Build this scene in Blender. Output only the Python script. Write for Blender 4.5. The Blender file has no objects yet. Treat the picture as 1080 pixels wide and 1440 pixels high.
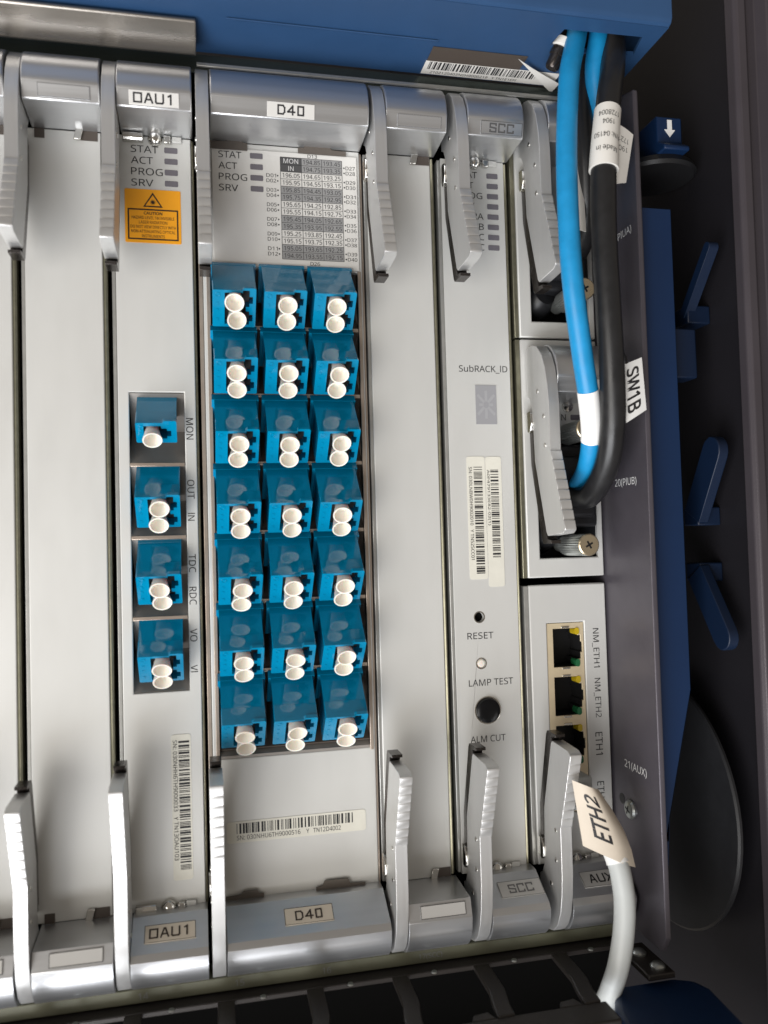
import bpy, bmesh, math, random
from mathutils import Vector, Matrix
from mathutils.geometry import tessellate_polygon
random.seed(7)
S = 0.001                      # everything below is written in millimetres
sc = bpy.context.scene
col = sc.collection

# ------------------------------------------------------------------ camera
cd = bpy.data.cameras.new('camera'); cam = bpy.data.objects.new('camera', cd); col.objects.link(cam)
CR = Vector((0.97602, -0.21585, -0.02809)); CD = Vector((-0.01966, 0.04115, -0.99896)); CF = Vector((0.21678, 0.97556, 0.03592))
m3 = Matrix((CR, -CD, -CF)).transposed()
cam.matrix_world = Matrix.Translation(Vector((49.848, -254.98, -9.388))*S) @ m3.to_4x4()
cd.sensor_fit = 'VERTICAL'; cd.sensor_height = 36.0; cd.sensor_width = 27.0
cd.lens = 1165.74/1440*36.0
cd.clip_start = 0.005; cd.clip_end = 20
cd.dof.use_dof = True; cd.dof.focus_distance = 0.262; cd.dof.aperture_fstop = 8.8
sc.camera = cam

# ------------------------------------------------------------------ light
w = bpy.data.worlds.new('World'); sc.world = w; w.use_nodes = True
bg = w.node_tree.nodes['Background']; bg.inputs[0].default_value = (1.0, 0.88, 0.75, 1); bg.inputs[1].default_value = 0.235

def area(name, loc, target, sx, sy, power, color):
    ld = bpy.data.lights.new(name, 'AREA'); ld.shape = 'RECTANGLE'; ld.size = sx; ld.size_y = sy
    ld.energy = power; ld.color = color
    o = bpy.data.objects.new(name, ld); col.objects.link(o)
    o.location = loc
    o.rotation_euler = (Vector(target)-Vector(loc)).to_track_quat('-Z', 'Y').to_euler()
    return o
area('window_light', (-0.40, -0.60, -0.80), (0.08, 0, 0), 0.95, 0.6, 14.5, (0.95, 0.965, 1.0))
area('room_light', (-0.85, -0.98, -0.42), (0.08, 0, 0), 0.9, 0.8, 11.5, (1.0, 0.96, 0.9))

vs = sc.view_settings
sc.display_settings.display_device = 'sRGB'
vs.view_transform = 'Standard'; vs.look = 'None'; vs.gamma = 1; vs.exposure = 0.15; vs.use_curve_mapping = False

# ------------------------------------------------------------------ materials
MATS = {}
def mat(name, color, rough=0.5, metal=0.0, var=0.0, vscale=60, bump=0.0, bscale=900, stretch=(1, 1, 1), rvar=0.0,
        coat=0.0, ior=1.45, trans=0.0, sss=0.0, spec=0.5):
    m = bpy.data.materials.new(name); m.use_nodes = True
    nt = m.node_tree; n = nt.nodes; l = nt.links
    b = n['Principled BSDF']
    b.inputs['Base Color'].default_value = (*color, 1); b.inputs['Roughness'].default_value = rough
    b.inputs['Metallic'].default_value = metal; b.inputs['IOR'].default_value = ior
    b.inputs['Coat Weight'].default_value = coat; b.inputs['Coat Roughness'].default_value = 0.06
    b.inputs['Transmission Weight'].default_value = trans
    b.inputs['Specular IOR Level'].default_value = spec
    if sss:
        b.inputs['Subsurface Weight'].default_value = sss; b.inputs['Subsurface Scale'].default_value = 0.001
    tc = n.new('ShaderNodeTexCoord'); mp = n.new('ShaderNodeMapping'); mp.inputs['Scale'].default_value = stretch
    l.new(tc.outputs['Object'], mp.inputs[0])
    if var or rvar:
        no = n.new('ShaderNodeTexNoise'); no.inputs['Scale'].default_value = vscale; no.inputs['Detail'].default_value = 5
        no.inputs['Roughness'].default_value = 0.6
        l.new(mp.outputs[0], no.inputs['Vector'])
        if var:
            mr = n.new('ShaderNodeMapRange'); mr.inputs[1].default_value = 0.3; mr.inputs[2].default_value = 0.7
            mr.inputs[3].default_value = 1-var; mr.inputs[4].default_value = 1+var
            l.new(no.outputs[0], mr.inputs[0])
            vm = n.new('ShaderNodeVectorMath'); vm.operation = 'SCALE'; vm.inputs[0].default_value = color
            l.new(mr.outputs[0], vm.inputs['Scale']); l.new(vm.outputs[0], b.inputs['Base Color'])
        if rvar:
            mr2 = n.new('ShaderNodeMapRange'); mr2.inputs[1].default_value = 0.3; mr2.inputs[2].default_value = 0.7
            mr2.inputs[3].default_value = max(0.02, rough-rvar); mr2.inputs[4].default_value = min(1, rough+rvar)
            l.new(no.outputs[0], mr2.inputs[0]); l.new(mr2.outputs[0], b.inputs['Roughness'])
    if bump:
        nb = n.new('ShaderNodeTexNoise'); nb.inputs['Scale'].default_value = bscale; nb.inputs['Detail'].default_value = 3
        l.new(mp.outputs[0], nb.inputs['Vector'])
        bp = n.new('ShaderNodeBump'); bp.inputs['Strength'].default_value = bump; bp.inputs['Distance'].default_value = 0.0002
        l.new(nb.outputs[0], bp.inputs['Height']); l.new(bp.outputs[0], b.inputs['Normal'])
    MATS[name] = m
    return m
mat('panel', (0.60, 0.60, 0.58), 0.46, 0.2, var=0.014, vscale=45, stretch=(2, 1, 0.6), rvar=0.08, bump=0.02, bscale=1500)
mat('fold', (0.42, 0.42, 0.40), 0.35, 0.6, var=0.08, vscale=300)
mat('alu', (0.60, 0.61, 0.625), 0.34, 0.88, var=0.03, vscale=140, stretch=(0.06, 3, 3), rvar=0.04, bump=0.03, bscale=1500)
mat('lever', (0.64, 0.64, 0.635), 0.40, 0.7, var=0.03, vscale=160, stretch=(3, 3, 0.2), rvar=0.04, bump=0.015, bscale=1600)
mat('chrome', (0.62, 0.61, 0.58), 0.12, 1.0)
mat('darksteel', (0.055, 0.048, 0.045), 0.22, 0.75, rvar=0.08, vscale=300)
mat('gasket', (0.25, 0.24, 0.175), 0.3, 0.7, var=0.15, vscale=400)
mat('bezel', (0.44, 0.37, 0.31), 0.34, 0.6, var=0.08, vscale=300)
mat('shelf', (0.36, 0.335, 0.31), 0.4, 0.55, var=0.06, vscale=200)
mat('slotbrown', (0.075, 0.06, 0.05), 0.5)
mat('black', (0.006, 0.006, 0.007), 0.5)
mat('void', (0.003, 0.003, 0.003), 0.95, spec=0.1)  # near-black without sheen: shade of gaps and openings put into the colour
mat('notch', (0.10, 0.085, 0.072), 0.5)
mat('blackplastic', (0.012, 0.012, 0.013), 0.35)
mat('connector', (0.013, 0.0135, 0.0155), 0.42, var=0.15, vscale=200)
mat('button', (0.004, 0.0045, 0.006), 0.3, spec=0.3)
mat('adapter', (0.0, 0.20, 0.375), 0.10, coat=0.5, var=0.07, vscale=120, rvar=0.03, spec=0.6, bump=0.03, bscale=500)
mat('cap', (0.80, 0.76, 0.69), 0.45, sss=0.25)
mat('white', (0.80, 0.80, 0.79), 0.5, var=0.02, vscale=200)
mat('plate', (0.70, 0.69, 0.665), 0.38, 0.15, var=0.02, vscale=120)
mat('paper', (0.68, 0.665, 0.59), 0.45, var=0.04, vscale=200)
mat('beige', (0.74, 0.67, 0.57), 0.42, 0.0, var=0.03, vscale=200)
mat('label_strip', (0.62, 0.615, 0.60), 0.4, 0.3)
mat('tagpaper', (0.60, 0.53, 0.44), 0.55, var=0.04, vscale=150)
mat('tagwhite', (0.74, 0.72, 0.68), 0.5, var=0.03, vscale=150)
mat('ink', (0.018, 0.018, 0.02), 0.5)
mat('inkbrown', (0.035, 0.022, 0.014), 0.5)
mat('inkwhite', (0.62, 0.62, 0.62), 0.5)
mat('inkgrey', (0.16, 0.16, 0.165), 0.5)
mat('tablegrey', (0.27, 0.27, 0.27), 0.5)
mat('tabledark', (0.07, 0.07, 0.072), 0.5)
mat('led', (0.16, 0.15, 0.17), 0.18)
mat('display', (0.30, 0.30, 0.315), 0.35)
mat('displaydim', (0.345, 0.345, 0.36), 0.35)
mat('orange', (0.86, 0.36, 0.015), 0.4, var=0.03, vscale=150)
mat('bracket', (0.088, 0.080, 0.095), 0.42, 0.35, var=0.06, vscale=150, bump=0.18, bscale=2600)
mat('bluepaint', (0.024, 0.066, 0.155), 0.36, 0.0, var=0.05, vscale=60, bump=0.12, bscale=2200)
mat('bluedeep', (0.0018, 0.017, 0.062)
    , 0.5, var=0.06, vscale=60)  # darkened blue, side-space shade included in the colour
mat('bluefin', (0.001, 0.008, 0.028), 0.5, var=0.06, vscale=60)  # darker still, same shade carried by the colour
mat('cableblue', (0.008, 0.235, 0.50), 0.42, var=0.10, vscale=200, rvar=0.06, bump=0.05, bscale=600)
mat('cableblack', (0.013, 0.013, 0.014), 0.36, var=0.15, vscale=200, rvar=0.07, bump=0.05, bscale=600)
mat('cablewhite', (0.46, 0.48, 0.475), 0.42, var=0.04, vscale=150)
mat('rail', (0.05, 0.06, 0.055), 0.2, 0.6)
mat('polished', (0.30, 0.275, 0.245), 0.3, 0.9, rvar=0.05, vscale=120, stretch=(0.2, 2, 2))
mat('olive', (0.11, 0.11, 0.075), 0.45, 0.2, var=0.1, vscale=100)
mat('tray', (0.03, 0.026, 0.024), 0.38, 0.3, var=0.12, vscale=90, bump=0.15, bscale=2400)
mat('cabinet', (0.0095, 0.0088, 0.0115), 0.5, 0.1, var=0.08, vscale=30, bump=0.15, bscale=2000)  # shade of the enclosed side space is included in this colour
mat('post', (0.062, 0.054, 0.062), 0.4, 0.3, var=0.08, vscale=40, bump=0.15, bscale=2000)
mat('brass', (0.52, 0.44, 0.31), 0.3, 0.85, rvar=0.08, vscale=300)
mat('rjshield', (0.72, 0.61, 0.42), 0.4, 0.4, var=0.05, vscale=300)
mat('ledyellow', (0.50, 0.36, 0.012), 0.2)
mat('ledgreen', (0.015, 0.12, 0.045), 0.2)
mat('zinc', (0.40, 0.42, 0.41), 0.28, 0.85)

# ------------------------------------------------------------------ mesh helpers
ORG = {}
def org(o): return ORG.get(o.name, Vector((0, 0, 0))) if o else Vector((0, 0, 0))

class MB:
    def __init__(s): s.v = []; s.f = []
    def add(s, vs_, fs):
        k = len(s.v); s.v += [Vector(a) for a in vs_]; s.f += [tuple(i+k for i in f) for f in fs]; return s
    def box(s, x0, x1, y0, y1, z0, z1):
        return s.add([(x, y, z) for x in (x0, x1) for y in (y0, y1) for z in (z0, z1)],
                     [(0, 1, 3, 2), (4, 6, 7, 5), (0, 4, 5, 1), (2, 3, 7, 6), (0, 2, 6, 4), (1, 5, 7, 3)])
    def prism(s, pts, axis, a, b):
        """closed polygon of (p,q) extruded along axis; axis x: (y,z), axis y: (x,z), axis z: (x,y)"""
        def mk(p, t):
            return {'x': (t, p[0], p[1]), 'y': (p[0], t, p[1]), 'z': (p[0], p[1], t)}[axis]
        n = len(pts)
        tri = tessellate_polygon([[Vector((p[0], p[1], 0)) for p in pts]])
        vv = [mk(p, a) for p in pts]+[mk(p, b) for p in pts]
        ff = [tuple(t) for t in tri]+[tuple(i+n for i in reversed(t)) for t in tri]
        ff += [(i, (i+1) % n, (i+1) % n+n, i+n) for i in range(n)]
        return s.add(vv, ff)
    def plate(s, outer, holes, y0, y1):
        loops = [outer]+holes
        flat = [p for lp in loops for p in lp]; n = len(flat)
        tri = tessellate_polygon([[Vector((p[0], p[1], 0)) for p in lp] for lp in loops])
        vv = [(p[0], y0, p[1]) for p in flat]+[(p[0], y1, p[1]) for p in flat]
        ff = [tuple(t) for t in tri]+[tuple(i+n for i in reversed(t)) for t in tri]
        k = 0
        for lp in loops:
            m = len(lp)
            ff += [(k+i, k+(i+1) % m, k+(i+1) % m+n, k+i+n) for i in range(m)]
            k += m
        return s.add(vv, ff)
    def lathe(s, o, axis, prof, seg=24, flute=0.0, ring=False):
        o = Vector(o); ax = Vector(axis).normalized()
        u = ax.orthogonal().normalized(); v = ax.cross(u)
        vv = []; ff = []
        for (r, h) in prof:
            for i in range(seg):
                a = 2*math.pi*i/seg
                rr = r*(1-(flute if i % 2 else 0))
                vv.append(o+ax*h+(u*math.cos(a)+v*math.sin(a))*rr)
        m = len(prof)
        for j in range(m-1):
            for i in range(seg):
                a = j*seg+i; b = j*seg+(i+1) % seg
                ff.append((a, b, b+seg, a+seg))
        if ring: return s.add(vv, ff)
        if prof[0][0] > 1e-4: ff.append(tuple(range(seg)))
        if prof[-1][0] > 1e-4: ff.append(tuple((m-1)*seg+i for i in range(seg)))
        return s.add(vv, ff)
    def tube(s, pts, r, seg=20, sub=8):
        P = spline(pts, sub)
        vv = []; ff = []; up = None; n = len(P)
        for i, q in enumerate(P):
            t = (P[min(i+1, n-1)]-P[max(i-1, 0)]).normalized()
            if up is None: up = t.orthogonal().normalized()
            up = (up-t*up.dot(t)).normalized(); sd = t.cross(up)
            rr = r(i/(n-1)) if callable(r) else r
            for k in range(seg):
                a = 2*math.pi*k/seg
                vv.append(q+(up*math.cos(a)+sd*math.sin(a))*rr)
        for j in range(n-1):
            for i in range(seg):
                a = j*seg+i; b = j*seg+(i+1) % seg
                ff.append((a, b, b+seg, a+seg))
        ff.append(tuple(range(seg))); ff.append(tuple((n-1)*seg+i for i in range(seg)))
        return s.add(vv, ff)
    def quad(s, a, b, c, d): return s.add([a, b, c, d], [(0, 1, 2, 3)])
    def mesh(s, name, m, off=Vector((0, 0, 0)), angle=32, recalc=True):
        me = bpy.data.meshes.new(name)
        me.from_pydata([((p-off)*S)[:] for p in s.v], [], s.f)
        bm = bmesh.new(); bm.from_mesh(me)
        if recalc: bmesh.ops.recalc_face_normals(bm, faces=bm.faces)
        bm.to_mesh(me); bm.free()
        for p in me.polygons: p.use_smooth = True
        me.set_sharp_from_angle(angle=math.radians(angle))
        me.materials.append(MATS[m])
        return me
    def build(s, name, m, parent=None, loc=None, bev=0.0, angle=32, seg=2, recalc=True):
        loc = Vector(loc) if loc is not None else org(parent)
        o = bpy.data.objects.new(name, s.mesh(name, m, loc, angle, recalc)); col.objects.link(o)
        if parent: o.parent = parent
        o.location = (loc-org(parent))*S
        ORG[o.name] = loc
        if bev:
            md = o.modifiers.new('bevel', 'BEVEL'); md.width = bev*S; md.segments = seg; md.limit_method = 'ANGLE'
            md.angle_limit = math.radians(min(28, angle+2)); md.use_clamp_overlap = True
        return o

def spline(pts, sub):
    P = [Vector(p) for p in pts]
    if len(P) < 3: return P
    out = []
    E = [P[0]*2-P[1]]+P+[P[-1]*2-P[-2]]
    for i in range(1, len(E)-2):
        a, b, c, d = E[i-1], E[i], E[i+1], E[i+2]
        for k in range(sub):
            t = k/sub
            out.append(0.5*((2*b)+(c-a)*t+(2*a-5*b+4*c-d)*t*t+(3*b-a-3*c+d)*t**3))
    out.append(P[-1]); return out

def circ(cx, cz, r, n=24): return [(cx+r*math.cos(2*math.pi*i/n), cz+r*math.sin(2*math.pi*i/n)) for i in range(n)]
def rect(x0, x1, z0, z1): return [(x0, z0), (x1, z0), (x1, z1), (x0, z1)]
def rrect(x0, x1, z0, z1, r, n=4):
    p = []
    for cx, cz, a0 in ((x1-r, z0+r, -90), (x1-r, z1-r, 0), (x0+r, z1-r, 90), (x0+r, z0+r, 180)):
        for i in range(n+1):
            a = math.radians(a0+90*i/n); p.append((cx+r*math.cos(a), cz+r*math.sin(a)))
    return p

def thing(name, label, cat, loc, group=None):
    o = bpy.data.objects.new(name, None); col.objects.link(o); o.empty_display_size = 0.01
    o.location = Vector(loc)*S; ORG[o.name] = Vector(loc)
    o['label'] = label; o['category'] = cat
    if group: o['group'] = group
    return o

def dup(o, parent, loc, name=None):
    """copy of one mesh object (sharing its data) moved to a world position, under parent"""
    c = o.copy(); col.objects.link(c); c.parent = parent
    c.location = (Vector(loc)-org(parent))*S; ORG[c.name] = Vector(loc)
    return c

# flat print -----------------------------------------------------------
_tc = {}
FONT = None
try:                                   # the sans-serif interface font that ships with Blender
    import os
    FONT = bpy.data.fonts.load(os.path.join(bpy.utils.system_resource('DATAFILES'), 'fonts', 'NotoSansHebrew-Regular.woff2'))
except Exception:
    FONT = None
def textmesh(s, bold=False, fine=False):
    if (s, bold, fine) in _tc: return _tc[(s, bold, fine)]
    cu = bpy.data.curves.new('t', 'FONT'); cu.body = s.replace('I', 'l') if FONT else s; cu.size = 1; cu.resolution_u = 2
    if FONT: cu.font = FONT
    if bold: cu.offset = 0.02
    ob = bpy.data.objects.new('t', cu); col.objects.link(ob)
    dg = bpy.context.evaluated_depsgraph_get(); dg.update()
    me = bpy.data.meshes.new_from_object(ob.evaluated_get(dg))
    if fine:
        bm = bmesh.new(); bm.from_mesh(me); bmesh.ops.triangulate(bm, faces=bm.faces)
        for _ in range(3):
            bmesh.ops.subdivide_edges(bm, edges=[e for e in bm.edges if e.calc_length() > 0.09], cuts=1)
            bmesh.ops.triangulate(bm, faces=bm.faces)
        bm.to_mesh(me); bm.free()
    v = [(p.co.x, p.co.y) for p in me.vertices]; f = [tuple(p.vertices) for p in me.polygons]
    bpy.data.objects.remove(ob); bpy.data.curves.remove(cu); bpy.data.meshes.remove(me)
    x0 = min(a for a, b in v); x1 = max(a for a, b in v); y0 = min(b for a, b in v); y1 = max(b for a, b in v)
    r = ([((a-x0), (b-y0)) for a, b in v], f, x1-x0, y1-y0)
    _tc[(s, bold, fine)] = r
    return r
def text(mb, s, o, u, v, h, width=None, align='c', bold=False, fn=None):
    """o anchor (centre height), u right, v up (unit vectors), h letter height in mm"""
    vt, f, w0, h0 = textmesh(s, bold, fn is not None)
    ky = h/h0; kx = (width/w0) if width else ky
    W = w0*kx; ax = {'l': 0, 'c': -W/2, 'r': -W}[align]
    o = Vector(o); u = Vector(u); v = Vector(v)
    pts = [(a*kx+ax, b*ky-h/2) for a, b in vt]
    mb.add([(fn(a, b) if fn else o+u*a+v*b) for a, b in pts], f)
    return mb
XR = (1, 0, 0); ZU = (0, 0, 1)

GLY = {'O': [[(0, 0), (1, 0), (1, 1), (0, 1), (0, 0)]], '0': [[(.08, 0), (.92, 0), (.92, 1), (.08, 1), (.08, 0)]],
       'A': [[(0, 0), (.42, 1), (.58, 1), (1, 0)], [(.2, .33), (.8, .33)]], 'U': [[(0, 1), (0, .12), (.12, 0), (.88, 0), (1, .12), (1, 1)]],
       '1': [[(.25, .85), (.55, 1), (.55, 0)]], 'D': [[(0, 0), (.75, 0), (1, .25), (1, .75), (.75, 1), (0, 1), (0, 0)]],
       '4': [[(.75, 0), (.75, 1), (0, .3), (1.05, .3)]], 'S': [[(1, .8), (1, 1), (0, 1), (0, .55), (1, .45), (1, 0), (0, 0), (0, .2)]],
       'C': [[(1, .8), (1, 1), (0, 1), (0, 0), (1, 0), (1, .2)]], 'X': [[(0, 0), (1, 1)], [(0, 1), (1, 0)]]}
def strokes(mb, s, o, u, v, h, wd, gap, t):
    o = Vector(o); u = Vector(u).normalized(); v = Vector(v).normalized()
    tot = len(s)*wd+(len(s)-1)*gap; x = -tot/2
    k = 0
    nrm = u.cross(v)
    for ch in s:
        for pl in GLY[ch]:
            P = [(x+a*wd, (b-.5)*h) for a, b in pl]
            for (a, b) in zip(P, P[1:]):
                d = Vector((b[0]-a[0], b[1]-a[1])); L = d.length; d /= L; n = Vector((-d.y, d.x))*t/2; e = d*t/2
                q = [Vector(a)-e-n, Vector(b)+e-n, Vector(b)+e+n, Vector(a)-e+n]
                k += 1
                mb.quad(*[o+u*c.x+v*c.y+nrm*(0.004*k) for c in q])
        x += wd+gap
    return mb
def barcode(mb, o, u, v, L, h, seed):
    r = random.Random(seed); o = Vector(o); u = Vector(u); v = Vector(v); x = 0
    while x < L:
        wd = r.choice((.2, .2, .4, .6)); wd = min(wd, L-x)
        mb.quad(o+u*x, o+u*(x+wd), o+u*(x+wd)+v*h, o+u*x+v*h)
        x += wd+r.choice((.22, .22, .42, .6))
    return mb
def frame_lines(mb, o, u, v, w_, h_, t):
    o = Vector(o); u = Vector(u).normalized(); v = Vector(v).normalized()
    def q(a0, a1, b0, b1): mb.quad(o+u*a0+v*b0, o+u*a1+v*b0, o+u*a1+v*b1, o+u*a0+v*b1)
    q(0, w_, 0, t); q(0, w_, h_-t, h_); q(0, t, t, h_-t); q(w_-t, w_, t, h_-t)
    return mb

# ================================================================== LARGE STRUCTURE
# ---- subrack chassis: back, rails, side flange
ch = thing('subrack_chassis', 'dark grey steel subrack frame, its side flange with slot numbers right of the boards', 'equipment frame', (90, 15, -150))
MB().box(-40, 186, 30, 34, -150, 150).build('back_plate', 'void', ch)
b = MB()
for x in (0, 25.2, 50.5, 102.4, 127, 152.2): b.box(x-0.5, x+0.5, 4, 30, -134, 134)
b.build('gap_backing', 'void', ch)  # near-black backing added behind the slot gaps to keep them dark
# top rail : dark lip, its greenish highlight put in as a pale strip
MB().prism([(12, 133.6), (-4.2, 133.6), (-4.6, 134.4), (-4.6, 139.3), (12, 139.3)], 'x', -40, 186).build('top_rail', 'rail', ch, bev=0.3)
MB().prism([(-4.9, 134.9), (-5.4, 135.3), (-5.4, 136.2), (-4.9, 136.6)], 'x', 51.5, 186).build('rail_highlight', 'fold', ch, bev=0.15)
MB().box(-40, 181, -5.2, 12, -138.2, -134.1).build('number_strip', 'olive', ch, bev=0.3)
for s_, x in (('14', 31.5), ('15', 58.5), ('16', 84), ('17(SCC)', 116)):
    text(MB(), s_, (x, -5.3, -136.2), XR, ZU, 1.9).build('lettering', 'inkgrey', ch, recalc=False)
# side flange
fl = MB().prism([(30, 150), (-10, 150), (-10, 132), (-29, 127), (-29, -129), (-26, -134), (30, -134)], 'x', 181.7, 183.4).build('side_flange', 'bracket', ch, bev=0.5)
for s_, yy, zz in (('19(PIUA)', -18.5, 85.2), ('20(PIUB)', -15.7, 7.3), ('21(AUX)', -15.0, -82.7)):
    text(MB(), s_, (181.6, yy, zz), (0, -1, 0), ZU, 2.9, width=13.5).build('lettering', 'inkwhite', fl, recalc=False)
b = MB().lathe((181.7, -11.4, -96.4), (-1, 0, 0), [(3.0, 0), (3.0, 0.5), (2.6, 1.1), (1.6, 1.4), (0, 1.45)], 24)
b.build('screw', 'zinc', fl)
b = MB()
for a in (0.4, 0.4+math.pi/2):
    c, s_ = math.cos(a), math.sin(a)
    b.add([(180.2, -11.4+c*p-s_*q, -96.4+s_*p+c*q) for p, q in ((-1.5, -.3), (1.5, -.3), (1.5, .3), (-1.5, .3))], [(0, 1, 2, 3)])
b.build('screw_cross', 'black', fl)
MB().lathe((181.65, -5.6, -94.6), (-1, 0, 0), [(1.7, 0), (1.7, 0.02)], 20).build('hole', 'black', fl)
MB().box(174.5, 183.2, -31, -12, -139.4, -137.6).build('foot_plate', 'tray', ch, bev=0.4)
for i, (x, y) in enumerate(((178.5, -18.5), (179.8, -27))):
    MB().lathe((x, y, -137.6), (0, 0, 1), [(2.2, 0), (2.2, .5), (1.7, 1.1), (0.8, 1.4), (0, 1.45)], 20).build('screw', 'zinc', ch)

# ---- fibre tray under the boards
tr = thing('fibre_tray', 'dark steel cable tray with a row of square openings under the boards', 'cable tray', (80, -20, -150))
x0 = -46.2
b = MB(); b.box(-60, 181, -9.5, -2, -140.2, -138.6); b.build('back_strip', 'tray', tr, bev=0.3)
for i in range(8):
    xr = 3.2+25.4*(i-1)
    MB().prism([(xr-2.0, -9.3), (xr+2.8, -9.3), (xr+2.6, -25), (xr+1.2, -32), (xr+0.8, -37), (xr-4.2, -37), (xr-3.4, -30), (xr-2.2, -24)], 'z', -140.3, -138.7).build('rib', 'tray', tr, bev=0.4)
b = MB(); b.box(-60, 158, -46, -36.6, -141.4, -139.2); b.build('front_strip', 'tray', tr, bev=0.5)
for i in range(7):
    xr = 14+25.4*(i-1)
    b = MB().prism([(xr+3, -37), (xr+4.2, -34.3), (xr+8.6, -33.6), (xr+10, -37)], 'z', -140.9, -139.0); b.build('tab', 'tray', tr, bev=0.3)
MB().box(-60, 181, -50, 10, -190, -188).build('floor_plate', 'void', tr)  # blackened sheet, so the tray openings read as deep shade
MB().box(-60, 181, -2, 0, -187, -141).build('rear_plate', 'void', tr)
for i in range(7):
    x = 25.4*i
    MB().lathe((x+14, -10.6, -138.5), (0, 0, 1), [(1.0, 0), (0.8, .4), (0, .5)], 12).build('rivet', 'zinc', tr)

# ---- blue fan tray above
bt = thing('blue_fan_tray', 'glossy blue painted tray front overhanging the tops of the boards', 'tray', (90, -20, 140))
ou = rect(-50, 188, -40, -4.4)
hole = [(157.5, -34), (182.5, -34.5), (184.5, -25.5), (163, -24), (156.5, -26)]
# underside sheet with the cable hole (built as a plate in x,y)
flat = MB(); flat.plate([(x, y) for x, y in ou], [hole], 0, 1.2)
flat.v = [Vector((p.x, p.z, 140+p.y)) for p in flat.v]
us = flat.build('underside', 'bluepaint', bt)
fr = MB().prism([(-40, 140.02), (-41.4, 140.6), (-42, 142), (-42, 185), (-40.4, 185), (-40.4, 141.2), (-40, 141.2)], 'x', -50, 188).build('front', 'bluepaint', bt, bev=0.3)
MB().prism([(-4.4, 141.3), (-40.3, 141.3), (-40.3, 185), (-4.4, 185)], 'x', 186.8, 187.9).build('end_cap', 'bluepaint', bt)
MB().box(-50, 186.7, -4.9, -4.3, 141.3, 185).build('back', 'black', bt)
b = MB().prism([(121, -42.05), (148, -42.05), (150, -43), (150.5, -44), (120, -44)], 'z', 150, 153); b.build('handle_ridge', 'bluedeep', bt, bev=0.4)
MB().prism([(-22.6, 139.85), (-23.0, 139.62), (-22.6, 139.5), (-22.2, 139.62)], 'x', 60, 122).build('seam', 'bluepaint', bt)

ms = thing('metal_strip', 'polished steel strip clipped under the blue tray, above the leftmost boards', 'metal strip', (5, -12, 138))
MB().prism([(-19.5, 139.8), (-21.6, 139.3), (-22.4, 138.6), (-22.2, 137.9), (-18.4, 135.8), (-14.6, 134.3), (-12.8, 133.9), (-11.6, 134.4), (-11.0, 135.6), (-11.0, 139.8)], 'x', -50, 51.4).build('strip', 'polished', ms, bev=0.5, seg=3)

# barcode sticker under the blue tray
st = thing('barcode_sticker', 'long white barcode sticker under the blue tray above the right-hand boards', 'sticker', (140, -10, 139))
MB().box(121.3, 166, -12.2, -5.3, 139.62, 139.8).build('sticker_sheet', 'tagwhite', st)
MB().box(121.5, 152, -19.5, -12.3, 139.66, 139.84).build('sticker_margin', 'slotbrown', st)
b = MB(); barcode(b, (122.6, -8.1, 139.55), XR, (0, -1, 0), 36, 4.0, 3)
text(b, '2102120403N0H9000219   Y TN1E1EFI', (124, -6.6, 139.55), XR, (0, -1, 0), 1.35, width=29, align='l')
b.build('print', 'ink', st, recalc=False)
b = MB().prism([(148.5, -20.2), (166.5, -3.6), (167.0, -9.2), (155, -16)], 'z', 138.2, 138.35); b.build('curled_corner', 'tagwhite', st)

# ---- right cabinet side
wl = MB(); wl.box(214.5, 226, -30, 420, -420, 420)
wo = wl.build('cabinet_side_wall', 'cabinet', None, loc=(214, 100, -400), bev=0.6); wo['kind'] = 'structure'
wb = MB().box(-400, 214, 410, 416, -420, 420).build('cabinet_back_wall', 'cabinet', None, loc=(0, 410, -400)); wb['kind'] = 'structure'
po = thing('cabinet_post', 'grey steel door post standing at the far right edge', 'door post', (225, -30, -400))
MB().prism([(-36, 214.2), (-34.5, 213.2), (-31, 213.2), (-31, 217.5), (-33, 219.0), (-33.5, 222), (-37.5, 223.0), (-38, 226), (-38, 252), (-10, 252), (-10, 227), (-30.2, 227), (-30.2, 214.2)], 'z', -400, 400)
b = MB().prism([(213.2, -31), (213.2, -34.5), (214.2, -36), (217.0, -36), (218.2, -34.2), (221.6, -34.0), (222.8, -38), (226, -38.6), (256, -38.6), (256, -30.4), (215, -30.4)], 'z', -400, 400)
b.build('post_profile', 'post', po, bev=0.4)

# blue duct plate next to flange
dp = thing('blue_duct_plate', 'tall dark blue plate with tapered lower end right of the side flange', 'cable duct', (188, -20, -111))
MB().prism([(184.0, 92.6), (196.3, 92.6), (196.3, 22), (196.4, -57.5), (187.6, -95.6), (186.6, -110), (184.0, -110)], 'y', -24, -22.6).build('plate', 'bluedeep', dp, bev=0.65, seg=3)
MB().prism([(184.0, 92.0), (185.2, 92.0), (185.2, -109.5), (184.0, -109.5)], 'y', -22.5, 20).build('side_return', 'bluedeep', dp)
MB().box(195.0, 196.2, -22.4, 20, -55, 90).build('side_return', 'bluedeep', dp)
MB().prism([(-12, 40), (-20, 40), (-20, 56), (-12, 56)], 'x', 196.8, 206).build('hinge_block', 'bluefin', dp, bev=0.6)

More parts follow.
